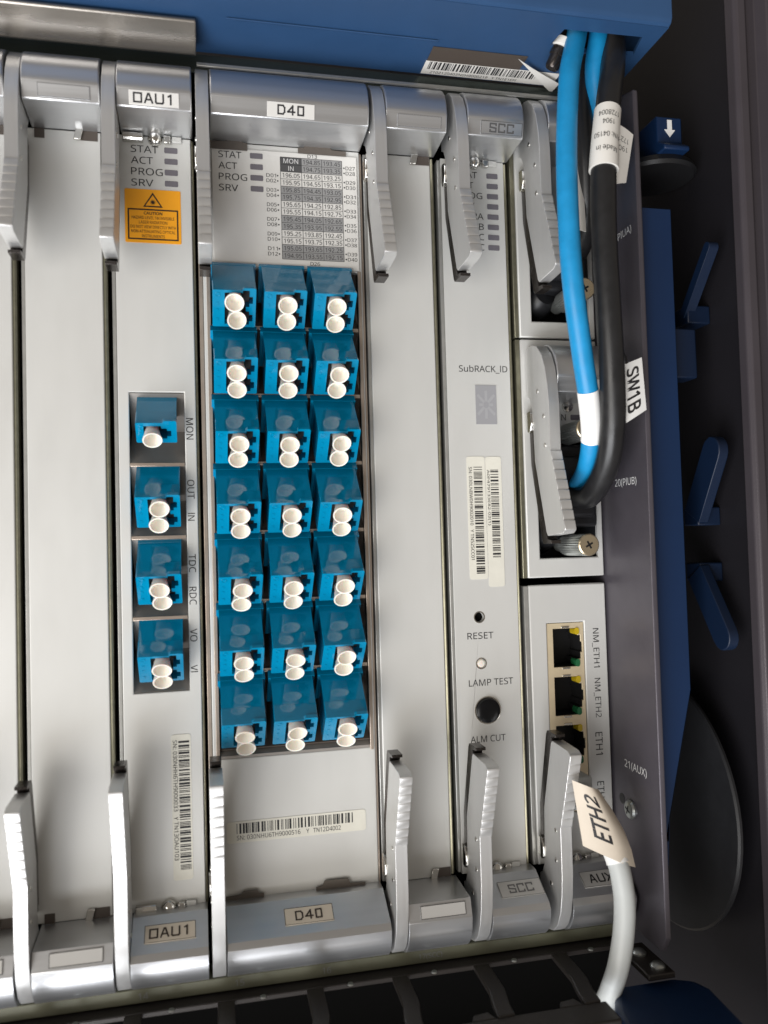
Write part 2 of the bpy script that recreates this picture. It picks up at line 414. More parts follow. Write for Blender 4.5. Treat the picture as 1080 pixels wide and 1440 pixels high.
def fin(label, tip, base, wid):
    """flat rounded blue finger standing off the wall"""
    t = thing('cable_clip', label, 'cable clip', (208, base[0], base[1]), 'blue plastic cable clips in the dark side space')
    a = Vector(base); c = Vector(tip); d = (c-a).normalized(); n = Vector((-d.y, d.x))
    pts = [a-n*wid*.5, a+n*wid*.5]+[c-d*wid*.5+(n*math.cos(k)+d*math.sin(k))*wid*.5 for k in [math.pi*i/8 for i in range(9)]]
    MB().prism([(p.x, p.y) for p in pts], 'x', 205.8, 209.2).build('finger', 'bluefin', t, bev=1.1, seg=3)
    MB().box(206.2, 214.5, a.x-3, a.x+5, a.y-3, a.y+3).build('base', 'bluefin', t, bev=0.5)
    return t
fin('thin blue clip finger slanting up beside the tall blue plate, highest of three', (-28.5, 81), (-12.5, 62), 3.2)
fin('rounded blue clip finger pointing up beside the tall blue plate, middle of three', (-27.5, 20), (-13.5, -4), 9.0)
fin('rounded blue clip finger pointing down beside the tall blue plate, lowest of three', (-29, -45), (-13.5, -22), 8.5)

ab = thing('arrow_block', 'small blue block with a white down arrow behind the cables at upper right', 'latch', (199, -18, 112))
MB().prism([(-20, 116), (-20, 124.5), (4, 124.5), (4, 112), (-24, 112), (-24, 113.4)], 'x', 195, 204).build('block', 'bluedeep', ab, bev=0.5)
MB().prism([(-20.15, 116.6), (-20.1, 116.6), (-20.1, 116.7)], 'x', 199, 199.1)
b = MB().prism([(198.7, 123.4), (200.3, 123.4), (200.3, 120.2), (201.4, 120.2), (199.5, 117.8), (197.6, 120.2), (198.7, 120.2)], 'y', -20.2, -20.05)
b.build('arrow', 'white', ab)
MB().lathe((200, -8, 109), (0, 0, 1), [(13, 0), (14, 1), (13, 3), (6, 4.6), (0, 4.8)], 32).build('round_base', 'blackplastic', ab)

sp = thing('fibre_spool', 'large black round fibre spool on the dark side wall at lower right', 'spool', (208, 10.5, -143))
MB().lathe((205.5, 10.5, -101), (1, 0, 0), [(38, 0), (41.5, 0.1), (42.2, 0.6), (42.2, 1.4), (41, 1.8), (16, 1.8), (16, 9)], 64).build('flange_disc', 'connector', sp)

lb = thing('blue_trough', 'blue plastic trough corner at the bottom right below the white cable', 'cable trough', (175, -50, -150))
b = MB().prism([(163.5, -31), (166, -27.5), (186, -27.5), (191, -30), (192.5, -34), (190, -62), (156, -62), (160, -38)], 'z', -165, -141.5)
b.build('trough_wall', 'bluedeep', lb, bev=2.0, seg=4)

# ================================================================== BOARDS
def barprof_top(dz=0): return [(0.2, 115+dz), (-14.5, 116+dz), (-16, 121+dz)]+[(-16+10*(1-math.cos(math.radians(a))), 121.4+dz+11.4*math.sin(math.radians(a))) for a in range(0, 91, 9)]+[(0.2, 133+dz)]
BOT_F = [(y, -z) for y, z in barprof_top()]
BOT_B = [(0.2, -114.2), (-4.4, -114.4), (-14.4, -120.5)]+[(-15.6+9.6*(1-math.cos(math.radians(a))), -122.2-10.4*math.sin(math.radians(a))) for a in range(0, 91, 9)]+[(0.2, -133)]

NB = len(BOT_B)
def lever_profile():
    p = [(-2, 132.8), (-6, 132.7), (-9.5, 131.6), (-13, 128.4), (-15.4, 123.8), (-16.8, 118), (-17.4, 112), (-17.5, 97.5)]
    a = Vector((-17.5, 97.5)); c = Vector((-26.2, 72.6)); n = 8
    d = (c-a)/n; nn = Vector((-d.y, d.x)).normalized()
    if nn.x > 0: nn = -nn
    for i in range(n):
        q0 = a+d*(i+0.08); q1 = a+d*(i+0.85)
        p += [tuple(q0+nn*0.0), tuple(q0+nn*0.36), tuple(q1+nn*0.26), tuple(a+d*(i+1))]
    p += [(-24.5, 71.6), (-13.5, 71.0), (-12.6, 72), (-5.4, 95), (-4.8, 108), (-4.2, 113), (-2.4, 116), (-0.4, 117), (-0.4, 131)]
    return p
LEV0 = lever_profile()
LATCH0 = [(-4.3, 109), (-4.9, 95), (-12.2, 71.2), (-12.6, 70.0), (-15.6, 69.6), (-15.6, 68.6), (-9.2, 68.6), (-8.4, 69.8), (-1.7, 94.2), (-1.2, 109)]
def lever(board, x0, flip=False, dz=0.0, wd=3.7, short=0.0):
    k = -1 if flip else 1; q = 1-short/26
    LEV, LATCH = [[(y, z if z > 97.5 else 97.5-(97.5-z)*q) for y, z in P_] for P_ in (LEV0, LATCH0)]
    pr = [(y, k*z+dz) for y, z in LEV]
    o = MB().prism(pr, 'x', x0, x0+wd).build('ejector_lever', 'lever', board, loc=(x0, 0, k*115+dz), bev=0.28)
    MB().prism([(y, k*z+dz) for y, z in LATCH], 'x', x0+0.25, x0+wd-0.25).build('latch_bar', 'darksteel', o, bev=0.12)
    hk = [(-3.4, 111.8), (-4.6, 110.8), (-4.8, 107.6), (-3.6, 105.2), (-1.6, 104.6), (-0.2, 106.6), (-0.2, 111.2)]
    MB().prism([(y, k*z+dz) for y, z in hk], 'x', x0-0.55, x0+wd-0.6).build('hook', 'chrome' if x0 > 40 else 'darksteel', o, bev=0.35)
    first = None
    for sgn, xx in ((-1, x0), (1, x0+wd)):
        for (y, z) in ((-9.2, 117.2), (-13.4, 108.6), (-13.8, 99.4)):
            loc = (xx, y, k*z+dz)
            r = MB().lathe(loc, (sgn, 0, 0), [(0.75, -0.05), (0.72, 0.14), (0.42, 0.24), (0, 0.26)], 12)
            r.build('rivet', 'chrome', o, loc=loc)
    return o

def bar_label(parent, prof_a, prof_b, xc, wd, ht, s, plate_m, ink_m, border=None, off=0.12):
    """label plate lying on the bar face between profile points a (upper) and b (lower)"""
    a = Vector((0, *prof_a)); c = Vector((0, *prof_b)); v = (a-c).normalized(); u = Vector(XR)
    mid = (a+c)/2+u*xc; n = u.cross(v)
    if n.y > 0: n = -n
    p = MB(); T = 0.28
    q = [mid+u*sx*wd/2+v*sz*ht/2 for sx, sz in ((-1, -1), (1, -1), (1, 1), (-1, 1))]
    p.add(q+[z+n*T for z in q], [(0, 1, 2, 3), (4, 5, 6, 7), (0, 1, 5, 4), (1, 2, 6, 5), (2, 3, 7, 6), (3, 0, 4, 7)])
    o = p.build('slot_label', plate_m, parent, bev=0.08)
    if border:
        f = MB(); frame_lines(f, mid-u*wd/2-v*ht/2+n*(T+.03), u, v, wd, ht, 0.16); f.build('label_border', border, o, recalc=False)
    if s:
        f = MB(); h = 2.3 if ht < 4.5 else 2.6; k = len(s)
        strokes(f, s, mid+n*(T+.05), u, v, h, 2.05 if k > 3 else 1.9, 0.95, 0.46); f.build('lettering', ink_m, o, recalc=False)
    return o

def edges(board, x0, x1, z0=-114.6, z1=114.6, g=2.0):
    MB().box(x0+0.45, x0+1.5, 0.45, 14, z0, z1).build('edge_fold', 'fold', board, bev=0.2)
    MB().prism([(x1-g, 0.5), (x1-.4*g-.5, 0.1), (x1-.4*g, 0.6), (x1-.4*g, 12), (x1-g, 12)], 'z', z0, z1).build('gasket', 'gasket', board, bev=0.1)

def leds(board, spots, w_=3.9, h_=1.75):
    f = None
    for (x, z) in spots:
        if f is None:
            f = MB().prism(rrect(x-w_/2, x+w_/2, z-h_/2, z+h_/2, .35), 'y', -0.12, -0.03).build('indicator_light', 'led', board, loc=(x, 0, z), bev=0.08)
        else:
            dup(f, board, (x, 0, z))

def sticker(board, x0, x1, z0, z1, m='paper', r=0.8, y=-0.14, border=True):
    o = MB().prism(rrect(x0, x1, z0, z1, r), 'y', y, -0.02).build('sticker', m, board)
    return o

# ---------------- adapters
AT = math.radians(46)
def cavity_poly(h):
    z = []
    if h > 10:
        return [(-2.8, .9), (4.4, .9), (4.4, 2.0), (5.4, 2.0), (5.4, 4.2), (4.4, 4.2), (4.4, 5.3), (3.4, 5.3), (3.4, 6.8),
                (4.4, 6.8), (4.4, 7.9), (5.4, 7.9), (5.4, 10.1), (4.4, 10.1), (4.4, 12.15), (2.5, 12.15), (2.5, 11.3), (-2.8, 11.3)]
    return [(-3.6, .9), (1.4, .9), (1.4, 1.6), (3.0, 1.6), (3.0, 2.4), (4.2, 2.4), (4.2, 4.4), (3.0, 4.4), (3.0, 5.2), (1.4, 5.2), (1.4, 6.1), (-3.6, 6.1)]
def adapter_mesh(W, H, L):
    out = [(-W/2+.3, 0), (W/2-.3, 0), (W/2, .3), (W/2, H+.2), (W/2-.4, H+.6), (W/2-3.5, H+.6), (W/2-4.1, H-.15), (-W/2+.2, H-.15), (-W/2, H-.4), (-W/2, .3)]
    low = [(-W/2+.2, 0), (W/2-.2, 0), (W/2, .2), (W/2, H-.2), (W/2-.2, H-.15), (-W/2+.2, H-.15), (-W/2, H-.4), (-W/2, .2)]
    m = MB().plate(out, [cavity_poly(H)], 0, 1.1)
    m.plate(low, [[(x, min(z, H-.8)) for x, z in cavity_poly(H)]], 1.1, 5.5)
    m.box(-W/2+.05, W/2-.05, 5.5, 15.2, .05, H-.2)
    m.box(-W/2-.7, W/2+.7, 15.2, L, -.3, H-.1)
    # embossed marks on the plain side of the face
    m.lathe((-W/2+1.5, 0, H-1.7), (0, -1, 0), [(.8, 0), (.8, .12), (.55, .12), (.55, 0.02)], 12)
    for zz in (H*.62, H*.45, H*.2): m.box(-W/2+1.0, -W/2+1.7, -.12, 0, zz-.5, zz+.5)
    return m
CAPP = [(1.9, 4.5), (2.0, 1.0), (2.25, 0.2), (2.35, -0.8), (2.6, -1.7), (2.76, -2.5), (2.86, -2.75), (2.78, -2.92), (2.42, -2.85), (2.15, -2.2), (1.95, -1.0), (1.55, 1.2), (1.3, 1.5), (0.0, 1.6)]
def cap_mb():
    m = MB().lathe((0, 0, 0), (0, 1, 0), CAPP, 28); return m
ad_me = adapter_mesh(12.6, 12.3, 17.9).mesh('adapter', 'adapter')
adtop_me = adapter_mesh(12.6, 12.3, 16.6).mesh('adapter', 'adapter')
ad1_me = adapter_mesh(11.6, 7.4, 15).mesh('adapter', 'adapter')
cav_me = MB().prism([(-2.9, .7), (5.5, .7), (5.5, 12.0), (-2.9, 12.0)], 'y', 3.0, 5.45).mesh('cavity', 'black')
cav1_me = MB().prism([(-3.8, .7), (4.3, .7), (4.3, 6.3), (-3.8, 6.3)], 'y', 4.6, 5.45).mesh('cavity', 'black')
cap_me = cap_mb().mesh('dust_cap', 'cap', angle=50)
def obj(name, me, parent, loc_local, rot=None):
    o = bpy.data.objects.new(name, me); col.objects.link(o); o.parent = parent; o.location = Vector(loc_local)*S
    if rot: o.rotation_euler = rot
    return o
def adapter(board, x, y, z, single=False, label=None, top=False):
    """x centre, (y,z) lower edge of the front face"""
    r = random.Random(int(x*31+z*17))
    o = obj('fibre_adapter', ad1_me if single else (adtop_me if top else ad_me), board, Vector((x, y, z))-org(board), (AT, 0, r.uniform(-.006, .006)))
    if label: o['label'] = label
    obj('port_cavity', cav1_me if single else cav_me, o, (0, 0, 0))
    if single:
        obj('dust_cap', cap_me, o, (-1.2, -0.2, 3.4), (0.05, 0, 0.05))
    else:
        for zz in (9.1, 3.3):
            obj('dust_cap', cap_me, o, (0.35+r.uniform(-.25, .25), r.uniform(-.3, .3), zz+r.uniform(-.15, .15)), (-.12+r.uniform(-.06, .06), r.uniform(-.05, .05), r.uniform(-.09, .09)))
    return o
def sawtooth(mb, x0, x1, lips, depth_scale=1.0):
    """stepped recess: plates facing down-and-out, shelves facing up-and-out"""
    for zt, zb in zip(lips, lips[1:]):
        p = zt-zb; Lp = p*math.cos(AT); yi = Lp*math.sin(AT); zi = zt-Lp*math.cos(AT)
        mb.prism([(0.4, zt-.3), (yi, zi), (0.4, zb+.3), (1.0, zb-.2), (yi+.8, zi), (1.0, zt)], 'x', x0, x1)
    return mb

PLT = 2.2
# ---------------- filler at far left (sliver)
def filler(label, x0, x1, lx, sh, blanks=True):
    t = thing('filler_board', label, 'filler board', ((x0+x1)/2, 0, -133), 'blank filler boards')
    MB().plate(rect(x0+1.5, x1-2.0, -115, 115), [], 0, PLT).build('faceplate', 'panel', t, bev=0.35, angle=1)
    edges(t, x0, x1)
    bx0 = lx+3.95
    MB().prism(barprof_top(), 'x', bx0, x1-0.6).build('top_bar', 'alu', t, bev=0.38, angle=13)
    MB().prism(BOT_F, 'x', bx0, x1-0.6).build('bottom_bar', 'alu', t, bev=0.38, angle=13)
    xc = (bx0+x1)/2+1.2
    if blanks:
        bar_label(t, (-16, 121), (-14.5, 116), xc-0.6, 13.8, 3.5, '', 'alu', 'ink', 'inkgrey')
        bar_label(t, (-14.5, -116), (-16, -121), xc-0.6, 13.8, 3.6, '', 'label_strip', 'ink', 'ink')
    lever(t, lx, short=sh[0]); lever(t, lx, True, short=sh[1])
    for zz, k in ((113.6, 1), (-113.6, -1)):
        MB().box(x0+16.5, x0+22.3, -0.25, 1, zz-1.4, zz+1.4).build('slot', 'slotbrown', t)
        MB().prism([(x0+15.6, zz-1.6), (x0+17.6, zz-1.6), (x0+18.4, zz+1.6), (x0+16.2, zz+1.6)], 'y', -1.2, -0.3).build('spring_tab', 'chrome', t, bev=0.2)
        MB().box(x0+4.6, x0+7.4, -0.25, 1, zz-1.5, zz+1.3).build('slot', 'slotbrown', t)
    return t
filler('blank grey filler board cut by the left edge of the picture', -25.4, 0.0, -25.3, (3, 3))
filler('blank grey filler board left of the one with the orange caution sticker', 0.0, 25.2, -0.1, (3.2, 3))
filler('blank grey filler board between the blue adapter array and the board with reset button', 102.4, 127.0, 103.1, (1.3, 3))

def clips(t, x, k=1):
    zz = 113.9*k
    MB().prism([(0, zz-1.3*k), (-1.6, zz-1.3*k), (-2.4, zz-.4*k), (-2.4, zz+1.0*k), (0, zz+1.0*k)], 'x', x, x+6.0).build('spring_clip', 'chrome', t, bev=0.3)
    MB().lathe((x+9.4, 0, zz+.2*k), (0, -1, 0), [(2.2, 0), (2.2, .9), (1.8, 1.7), (1.0, 2.2), (0, 2.3)], 20).build('captive_screw', 'chrome', t)
    MB().box(x+12.0, x+14.0, -1.7, 0, zz-1.3, zz+1.0).build('clip_block', 'chrome', t, bev=0.25)
    MB().box(x+14.3, x+17.2, -1.0, 0, zz-.7, zz+1.1).build('clip_stop', 'panel', t, bev=0.25)

# ---------------- OAU1
t = thing('amplifier_board', 'narrow OAU1 board with orange caution sticker and four blue adapters in one column', 'circuit board', (38, 0, -133))
win = rect(29.9, 45.9, -51.9, 37.2)
MB().plate(rect(26.8, 49.3, -115, 115), [win], 0, PLT).build('faceplate', 'panel', t, bev=0.3, angle=1)
edges(t, 25.2, 50.5, g=1.1)
MB().prism(barprof_top(), 'x', 29.0, 49.8).build('top_bar', 'alu', t, bev=0.38, angle=13)
MB().prism(BOT_B, 'x', 29.0, 49.8).build('bottom_bar', 'alu', t, bev=0.38, angle=13)
bar_label(t, (-16, 121), (-14.5, 116), 39.4, 13.8, 3.9, 'OAU1', 'plate', 'ink')
bar_label(t, (-4.4, -114.4), (-14.6, -120.6), 39.4, 14.0, 5.4, 'OAU1', 'beige', 'inkbrown', 'inkbrown')
lever(t, 25.1, short=1.4); lever(t, 25.1, True)
clips(t, 29.4); clips(t, 29.4, -1)
b = MB()
for i, (s_, wd) in enumerate((('STAT', 8.0), ('ACT', 6.4), ('PROG', 9.2), ('SRV', 6.4))):
    text(MB(), s_, (31.7, -0.06, 110.9-3.42*i), XR, ZU, 2.2, width=wd, align='l').build('lettering', 'ink', t, recalc=False)
for s_, z in (('MON', 26.2), ('OUT', 8.0), ('IN', -0.3), ('TDC', -14.2), ('RDC', -23.9), ('VO', -35.6), ('VI', -45.5)):
    text(MB(), s_, (47.35, -0.06, z), (0, 0, -1), (1, 0, 0), 2.1).build('lettering', 'ink', t, recalc=False)
leds(t, [(43.4, 111.0-3.42*i) for i in range(4)])
# caution sticker
cs = sticker(t, 29.7, 46.0, 82.3, 98.6, 'orange', 0.4)
b = MB(); Y = -0.2
frame_lines(b, (30.5, Y, 83.2), XR, ZU, 14.7, 9.4, 0.42)
tri = [(37.85, 97.7), (35.0, 93.2), (40.7, 93.2)]
tri2 = [(37.85, 96.9), (35.65, 93.6), (40.05, 93.6)]
for i in range(3):
    j = (i+1) % 3
    b.quad((tri[i][0], Y, tri[i][1]), (tri[j][0], Y, tri[j][1]), (tri2[j][0], Y, tri2[j][1]), (tri2[i][0], Y, tri2[i][1]))
for k in range(12):
    a = math.pi*2*k/12; r1 = 1.0; c, s_ = math.cos(a), math.sin(a)
    b.add([(37.85-s_*.16, Y, 94.7+c*.16), (37.85+s_*.16, Y, 94.7-c*.16), (37.85+c*r1, Y-.005*k, 94.7+s_*r1)], [(0, 1, 2)])
b.add([(37.85+.42*math.cos(a), Y-.07, 94.7+.42*math.sin(a)) for a in [math.pi*2*i/10 for i in range(10)]], [tuple(range(10))])
for i, (s_, wd, bo) in enumerate((('CAUTION', 5.4, True), ('HAZARD LEVEL 1M INVISIBLE', 12.4, False), ('LASER RADIATION', 8.2, False),
                             ('DO NOT VIEW DIRECTLY WITH', 13.2, False), ('NON-ATTENUATING OPTICAL', 12.8, False), ('INSTRUMENTS', 6.6, False))):
    text(b, s_, (37.85, Y, 91.35-1.4*i), XR, ZU, 0.95, width=wd, bold=(i == 0))
b.build('print', 'inkbrown', cs, recalc=False)
# recess
lips = [37.2, 15.6, -6.1, -30.0, -51.9]
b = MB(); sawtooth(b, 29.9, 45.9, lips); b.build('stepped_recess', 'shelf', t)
for z in lips[1:-1]: MB().box(30.0, 45.8, -0.05, 1.6, z-.7, z+.5).build('recess_lip', 'bezel', t, bev=0.2)
adapter(t, 37.9, -2.2, 21.8, True, 'small single blue adapter with one white cap')
adapter(t, 38.0, -0.6, -3.2); adapter(t, 38.0, -0.6, -25.9); adapter(t, 38.0, -0.6, -48.6)
so = sticker(t, 40.2, 45.9, -107.0, -64.6)
b = MB(); barcode(b, (42.3, -0.2, -66.5), (0, 0, -1), (1, 0, 0), 37.5, 3.1, 11)
text(b, 'SN: 030NHH6TH9000033   Y TN13OAU103', (41.3, -0.2, -66.2), (0, 0, -1), (1, 0, 0), 1.25, width=35, align='l')
b.build('print', 'ink', so, recalc=False)

# ---------------- D40
t = thing('demultiplexer_board', 'wide D40 board with twenty-one blue adapters in seven rows', 'circuit board', (77, 0, -133))
op = rect(54.3, 100.0, -73.0, 76.0)
MB().plate(rect(52.2, 101.6, -115, 115), [op], 0, PLT).build('faceplate', 'panel', t, bev=0.3, angle=1)
MB().box(50.9, 52.1, 0.3, 14, -114.6, 114.6).build('edge_fold', 'bezel', t, bev=0.2)
MB().box(101.65, 102.3, 0.6, 12, -114.6, 114.6).build('gasket', 'bezel', t, bev=0.1)
MB().prism(barprof_top(), 'x', 55.0, 101.9).build('top_bar', 'alu', t, bev=0.38, angle=13)
MB().prism(BOT_B, 'x', 55.0, 101.9).build('bottom_bar', 'alu', t, bev=0.38, angle=13)
bar_label(t, (-16, 121), (-14.5, 116), 78.4, 14.0, 4.1, 'D40', 'plate', 'ink')
bar_label(t, (-4.4, -114.4), (-14.6, -120.6), 78.6, 14.2, 5.4, 'D40', 'beige', 'inkbrown', 'inkbrown')
lever(t, 50.9, short=1); lever(t, 50.9, True, short=.8)
for k in (1, -1):
    zz = 113.9*k
    MB().prism([(55.1, zz-1.5), (66.3, zz-1.5), (66.3, zz+.7), (65.0, zz+.9), (64.4, zz+1.9), (60.4, zz+1.9), (59.6, zz+1.0), (55.1, zz+.8)], 'y', -1.0, -0.7).build('slot', 'notch', t)
    MB().prism([(82.0, zz+.6), (82.0, zz-1.0), (97.2, zz-1.0), (97.2, zz+.4), (92.6, zz+.6), (91.8, zz+2.2), (84.6, zz+2.2), (83.8, zz+.7)], 'y', -1.0, -0.7).build('slot', 'notch', t)
# printed plate
pl = MB().prism(rect(55.5, 100.6, 76.4, 112.9), 'y', -0.6, -0.05).build('printed_plate', 'plate', t, bev=0.1)
Y = -0.66
b = MB()
for i, (s_, wd) in enumerate((('STAT', 7.0), ('ACT', 5.6), ('PROG', 8.6), ('SRV', 5.8))):
    text(b, s_, (57.5, Y, 110.9-3.45*i), XR, ZU, 2.1, width=wd, align='l')
RH = (111.3-79.1)/14
text(b, 'D13', (86.5, Y, 112.1), XR, ZU, 1.15, width=3.0); text(b, 'D26', (86.6, Y, 78.0), XR, ZU, 1.15, width=3.0)
for i in range(6):
    for j in range(2):
        text(b, 'D%02d' % (2*i+1+j), (72.0, Y, 111.3-RH*(2+2*i+.62+.72*j)), XR, ZU, 1.15, width=3.0, align='l')
        b.add([(75.5+.28*math.cos(a), Y, 111.3-RH*(2+2*i+.62+.72*j)+.28*math.sin(a)) for a in (0, 1.26, 2.5, 3.77, 5.03)], [(0, 1, 2, 3, 4)])
for i in range(7):
    for j in range(2):
        text(b, 'D%d' % (27+2*i+j), (97.0, Y, 111.3-RH*(2*i+.95+.72*j)), XR, ZU, 1.15, width=3.0, align='l')
        b.add([(96.5+.28*math.cos(a), Y, 111.3-RH*(2*i+.95+.72*j)+.28*math.sin(a)) for a in (0, 1.26, 2.5, 3.77, 5.03)], [(0, 1, 2, 3, 4)])
tx = [76.4, 83.0, 89.4, 95.8]
for r_ in range(14):
    zc = 111.3-RH*(r_+.5)
    vals = [None if r_ < 2 else 196.05-.1*(r_-2), 194.85-.1*r_, 193.45-.1*r_]
    for c, v_ in enumerate(vals):
        if v_ is None: text(MB(), ('MON', 'IN')[r_], ((tx[0]+tx[1])/2, Y-.04, zc), XR, ZU, 1.5).build('lettering', 'inkwhite', pl, recalc=False)
        else: text(b, '%.2f' % v_, ((tx[c]+tx[c+1])/2, Y-.04, zc), XR, ZU, 1.4, width=5.4)
for x in tx: b.quad((x-.07, Y-.03, 79.1), (x+.07, Y-.03, 79.1), (x+.07, Y-.03, 111.3), (x-.07, Y-.03, 111.3))
for r_ in range(15):
    z = 111.3-RH*r_; b.quad((tx[0], Y-.035, z-.06), (tx[3], Y-.035, z-.06), (tx[3], Y-.035, z+.06), (tx[0], Y-.035, z+.06))
b.build('lettering', 'ink', pl, recalc=False)
g = MB()
for r_ in (0, 4, 8, 12):
    g.quad((tx[1 if r_ == 0 else 0], Y, 111.3-RH*(r_+2)), (tx[3], Y, 111.3-RH*(r_+2)), (tx[3], Y, 111.3-RH*r_), (tx[1 if r_ == 0 else 0], Y, 111.3-RH*r_))
g.build('table_shading', 'tablegrey', pl, recalc=False)
g = MB(); g.quad((tx[0], Y, 111.3-RH*2), (tx[1], Y, 111.3-RH*2), (tx[1], Y, 111.3), (tx[0], Y, 111.3)); g.build('table_head', 'tabledark', pl, recalc=False)
f = None
for i in range(4):
    z = 111.0-3.45*i
    q = MB().prism(rrect(67.1, 71.0, z-.85, z+.85, .3), 'y', -0.72, -0.62); q.build('indicator_light', 'led', pl)
# adapter field
lips = [78.8]+[57.8-20.95*i for i in range(6)]+[-70.5]
b = MB(); sawtooth(b, 54.3, 100.0, lips); b.build('stepped_recess', 'slotbrown', t)  # shade of the deep recess is put into this dark colour
for z in lips[1:-1]:
    MB().box(54.4, 99.9, -0.1, 1.4, z-.85, z+.35).build('recess_lip', 'bezel', t, bev=0.2)
b = MB().prism([(0.2, -73.0), (0.2, -72.2), (6, -66.4), (6, -73.0)], 'x', 54.35, 99.95); b.build('recess_sill', 'shelf', t)
MB().box(53.2, 54.3, -0.5, 12, -73.4, 76.2).build('bezel_side', 'bezel', t, bev=0.15)
MB().box(100.0, 101.1, -0.5, 12, -73.6, 76.2).build('bezel_side', 'bezel', t, bev=0.15)
for r_ in range(7):
    for c in range(3):
        adapter(t, 60.95+14.95*c, -4.3, 57.3-21.0*r_-(.8 if r_ == 0 else 0), top=(r_ == 0))
for c in range(2): MB().box(68.2+14.95*c-.25, 68.2+14.95*c+.25, 1.5, 8, -68, 76).build('divider', 'black', t)
so = sticker(t, 55.8, 98.0, -98.0, -91.7)
b = MB(); barcode(b, (58.7, -0.2, -95.3), XR, ZU, 35.2, 3.0, 21)
text(b, 'SN: 030NHU6TH9000516', (58.7, -0.2, -96.5), XR, ZU, 1.35, width=19, align='l')
text(b, 'Y   TN12D4002', (79.5, -0.2, -96.5), XR, ZU, 1.35, width=10.6, align='l')
b.build('print', 'ink', so, recalc=False)

# ---------------- SCC
t = thing('control_board', 'SCC control board with barcode stickers, reset hole and round black button', 'circuit board', (139, 0, -133))
MB().plate(rect(128.6, 150.2, -115, 115), [circ(136.9, -34.5, 1.6), circ(137.1, -49.3, 1.55), circ(138.8, -64.3, 4.15, 32)], 0, PLT).build('faceplate', 'panel', t, bev=0.25, angle=1)
edges(t, 127.0, 152.2)
MB().prism(barprof_top(), 'x', 132.9, 151.5).build('top_bar', 'alu', t, bev=0.38, angle=13)
MB().prism(BOT_B, 'x', 132.9, 151.5).build('bottom_bar', 'alu', t, bev=0.38, angle=13)
bar_label(t, (-16, 121), (-14.5, 116), 144.1, 13.6, 3.8, 'SCC', 'alu', 'tabledark', 'tabledark')
bar_label(t, (-4.4, -114.4), (-14.6, -120.6), 144.3, 14.0, 5.6, 'SCC', 'label_strip', 'inkgrey', 'inkgrey')
lever(t, 128.9, short=2.5); lever(t, 128.9, True, short=3.0)
clips(t, 130.5); clips(t, 130.5, -1)
leds(t, [(146.2-.02*i, 110.2-3.42*i) for i in range(8)])
b = MB()
for i, (s_, wd) in enumerate((('STAT', 7.0), ('ACT', 5.6), ('PROG', 8.6), ('SRV', 5.8), ('PWRA', 8.8), ('PWRB', 8.8), ('PWRC', 8.8), ('ALMC', 8.8))):
    text(MB(), s_, (134.0, -0.06, 110.2-3.42*i), XR, ZU, 2.1, width=wd, align='l').build('lettering', 'ink', t, recalc=False)
text(MB(), 'SubRACK_ID', (141.0, -0.06, 45.9), XR, ZU, 2.6, width=16.6).build('lettering', 'ink', t, recalc=False)
text(MB(), 'RESET', (137.1, -0.06, -40.4), XR, ZU, 2.1, width=8.8).build('lettering', 'ink', t, recalc=False)
text(MB(), 'LAMP TEST', (140.2, -0.06, -55.4), XR, ZU, 2.1, width=15.0).build('lettering', 'ink', t, recalc=False)
text(MB(), 'ALM CUT', (138.6, -0.06, -73.3), XR, ZU, 2.1, width=11.8).build('lettering', 'ink', t, recalc=False)
ds = MB().box(138.0, 145.1, -0.15, 0.5, 27.9, 40.7).build('segment_display', 'display', t)
b = MB()
for a in range(8):
    an = math.pi*a/4+.0; c, s_ = math.cos(an), math.sin(an)
    L = 2.4 if a % 4 == 0 else 4.6
    b.add([(141.55+c*.9-s_*.45, -.2, 34.3+s_*.9*1.2+c*.45), (141.55+c*.9+s_*.45, -.2, 34.3+s_*.9*1.2-c*.45),
           (141.55+c*min(L, 2.9/max(abs(c), .01))+s_*.45, -.2, 34.3+s_*L-c*.45), (141.55+c*min(L, 2.9/max(abs(c), .01))-s_*.45, -.2, 34.3+s_*L+c*.45)], [(0, 1, 2, 3)])
b.build('segments', 'displaydim', ds, recalc=False)
s1 = sticker(t, 134.2, 140.4, -22.3, 17.4); s2 = sticker(t, 140.6, 146.0, -24.9, 17.3)
b = MB(); barcode(b, (136.5, -0.2, 14.0), (0, 0, -1), (1, 0, 0), 34.5, 2.9, 31)
text(b, 'SN: 030LNBW0H9002010   Y TN52SCC01', (135.4, -0.2, 14.0), (0, 0, -1), (1, 0, 0), 1.1, width=30, align='l')
b.build('print', 'ink', s1, recalc=False)
b = MB(); barcode(b, (142.2, -0.2, 13.0), (0, 0, -1), (1, 0, 0), 28.5, 2.7, 37)
text(b, 'A0F479133E82-02(1)', (141.4, -0.2, 13.0), (0, 0, -1), (1, 0, 0), 1.0, width=18, align='l')
b.build('print', 'ink', s2, recalc=False)
MB().lathe((136.9, 1.9, -34.5), (0, -1, 0), [(1.58, 0), (1.58, .2), (0, .25)], 20).build('reset_hole', 'void', t)
MB().lathe((136.9, 0, -34.5), (0, -1, 0), [(1.95, -.1), (1.9, .1), (1.6, .12), (1.6, -.5)], 24, ring=True).build('hole_rim', 'chrome', t)
MB().lathe((137.1, 1.4, -49.3), (0, -1, 0), [(1.5, 0), (1.5, .9), (1.1, 1.5), (0, 1.6)], 20).build('test_button', 'cap', t)
MB().lathe((137.1, 0, -49.3), (0, -1, 0), [(1.9, -.1), (1.85, .1), (1.55, .12), (1.55, -.5)], 24, ring=True).build('hole_rim', 'chrome', t)
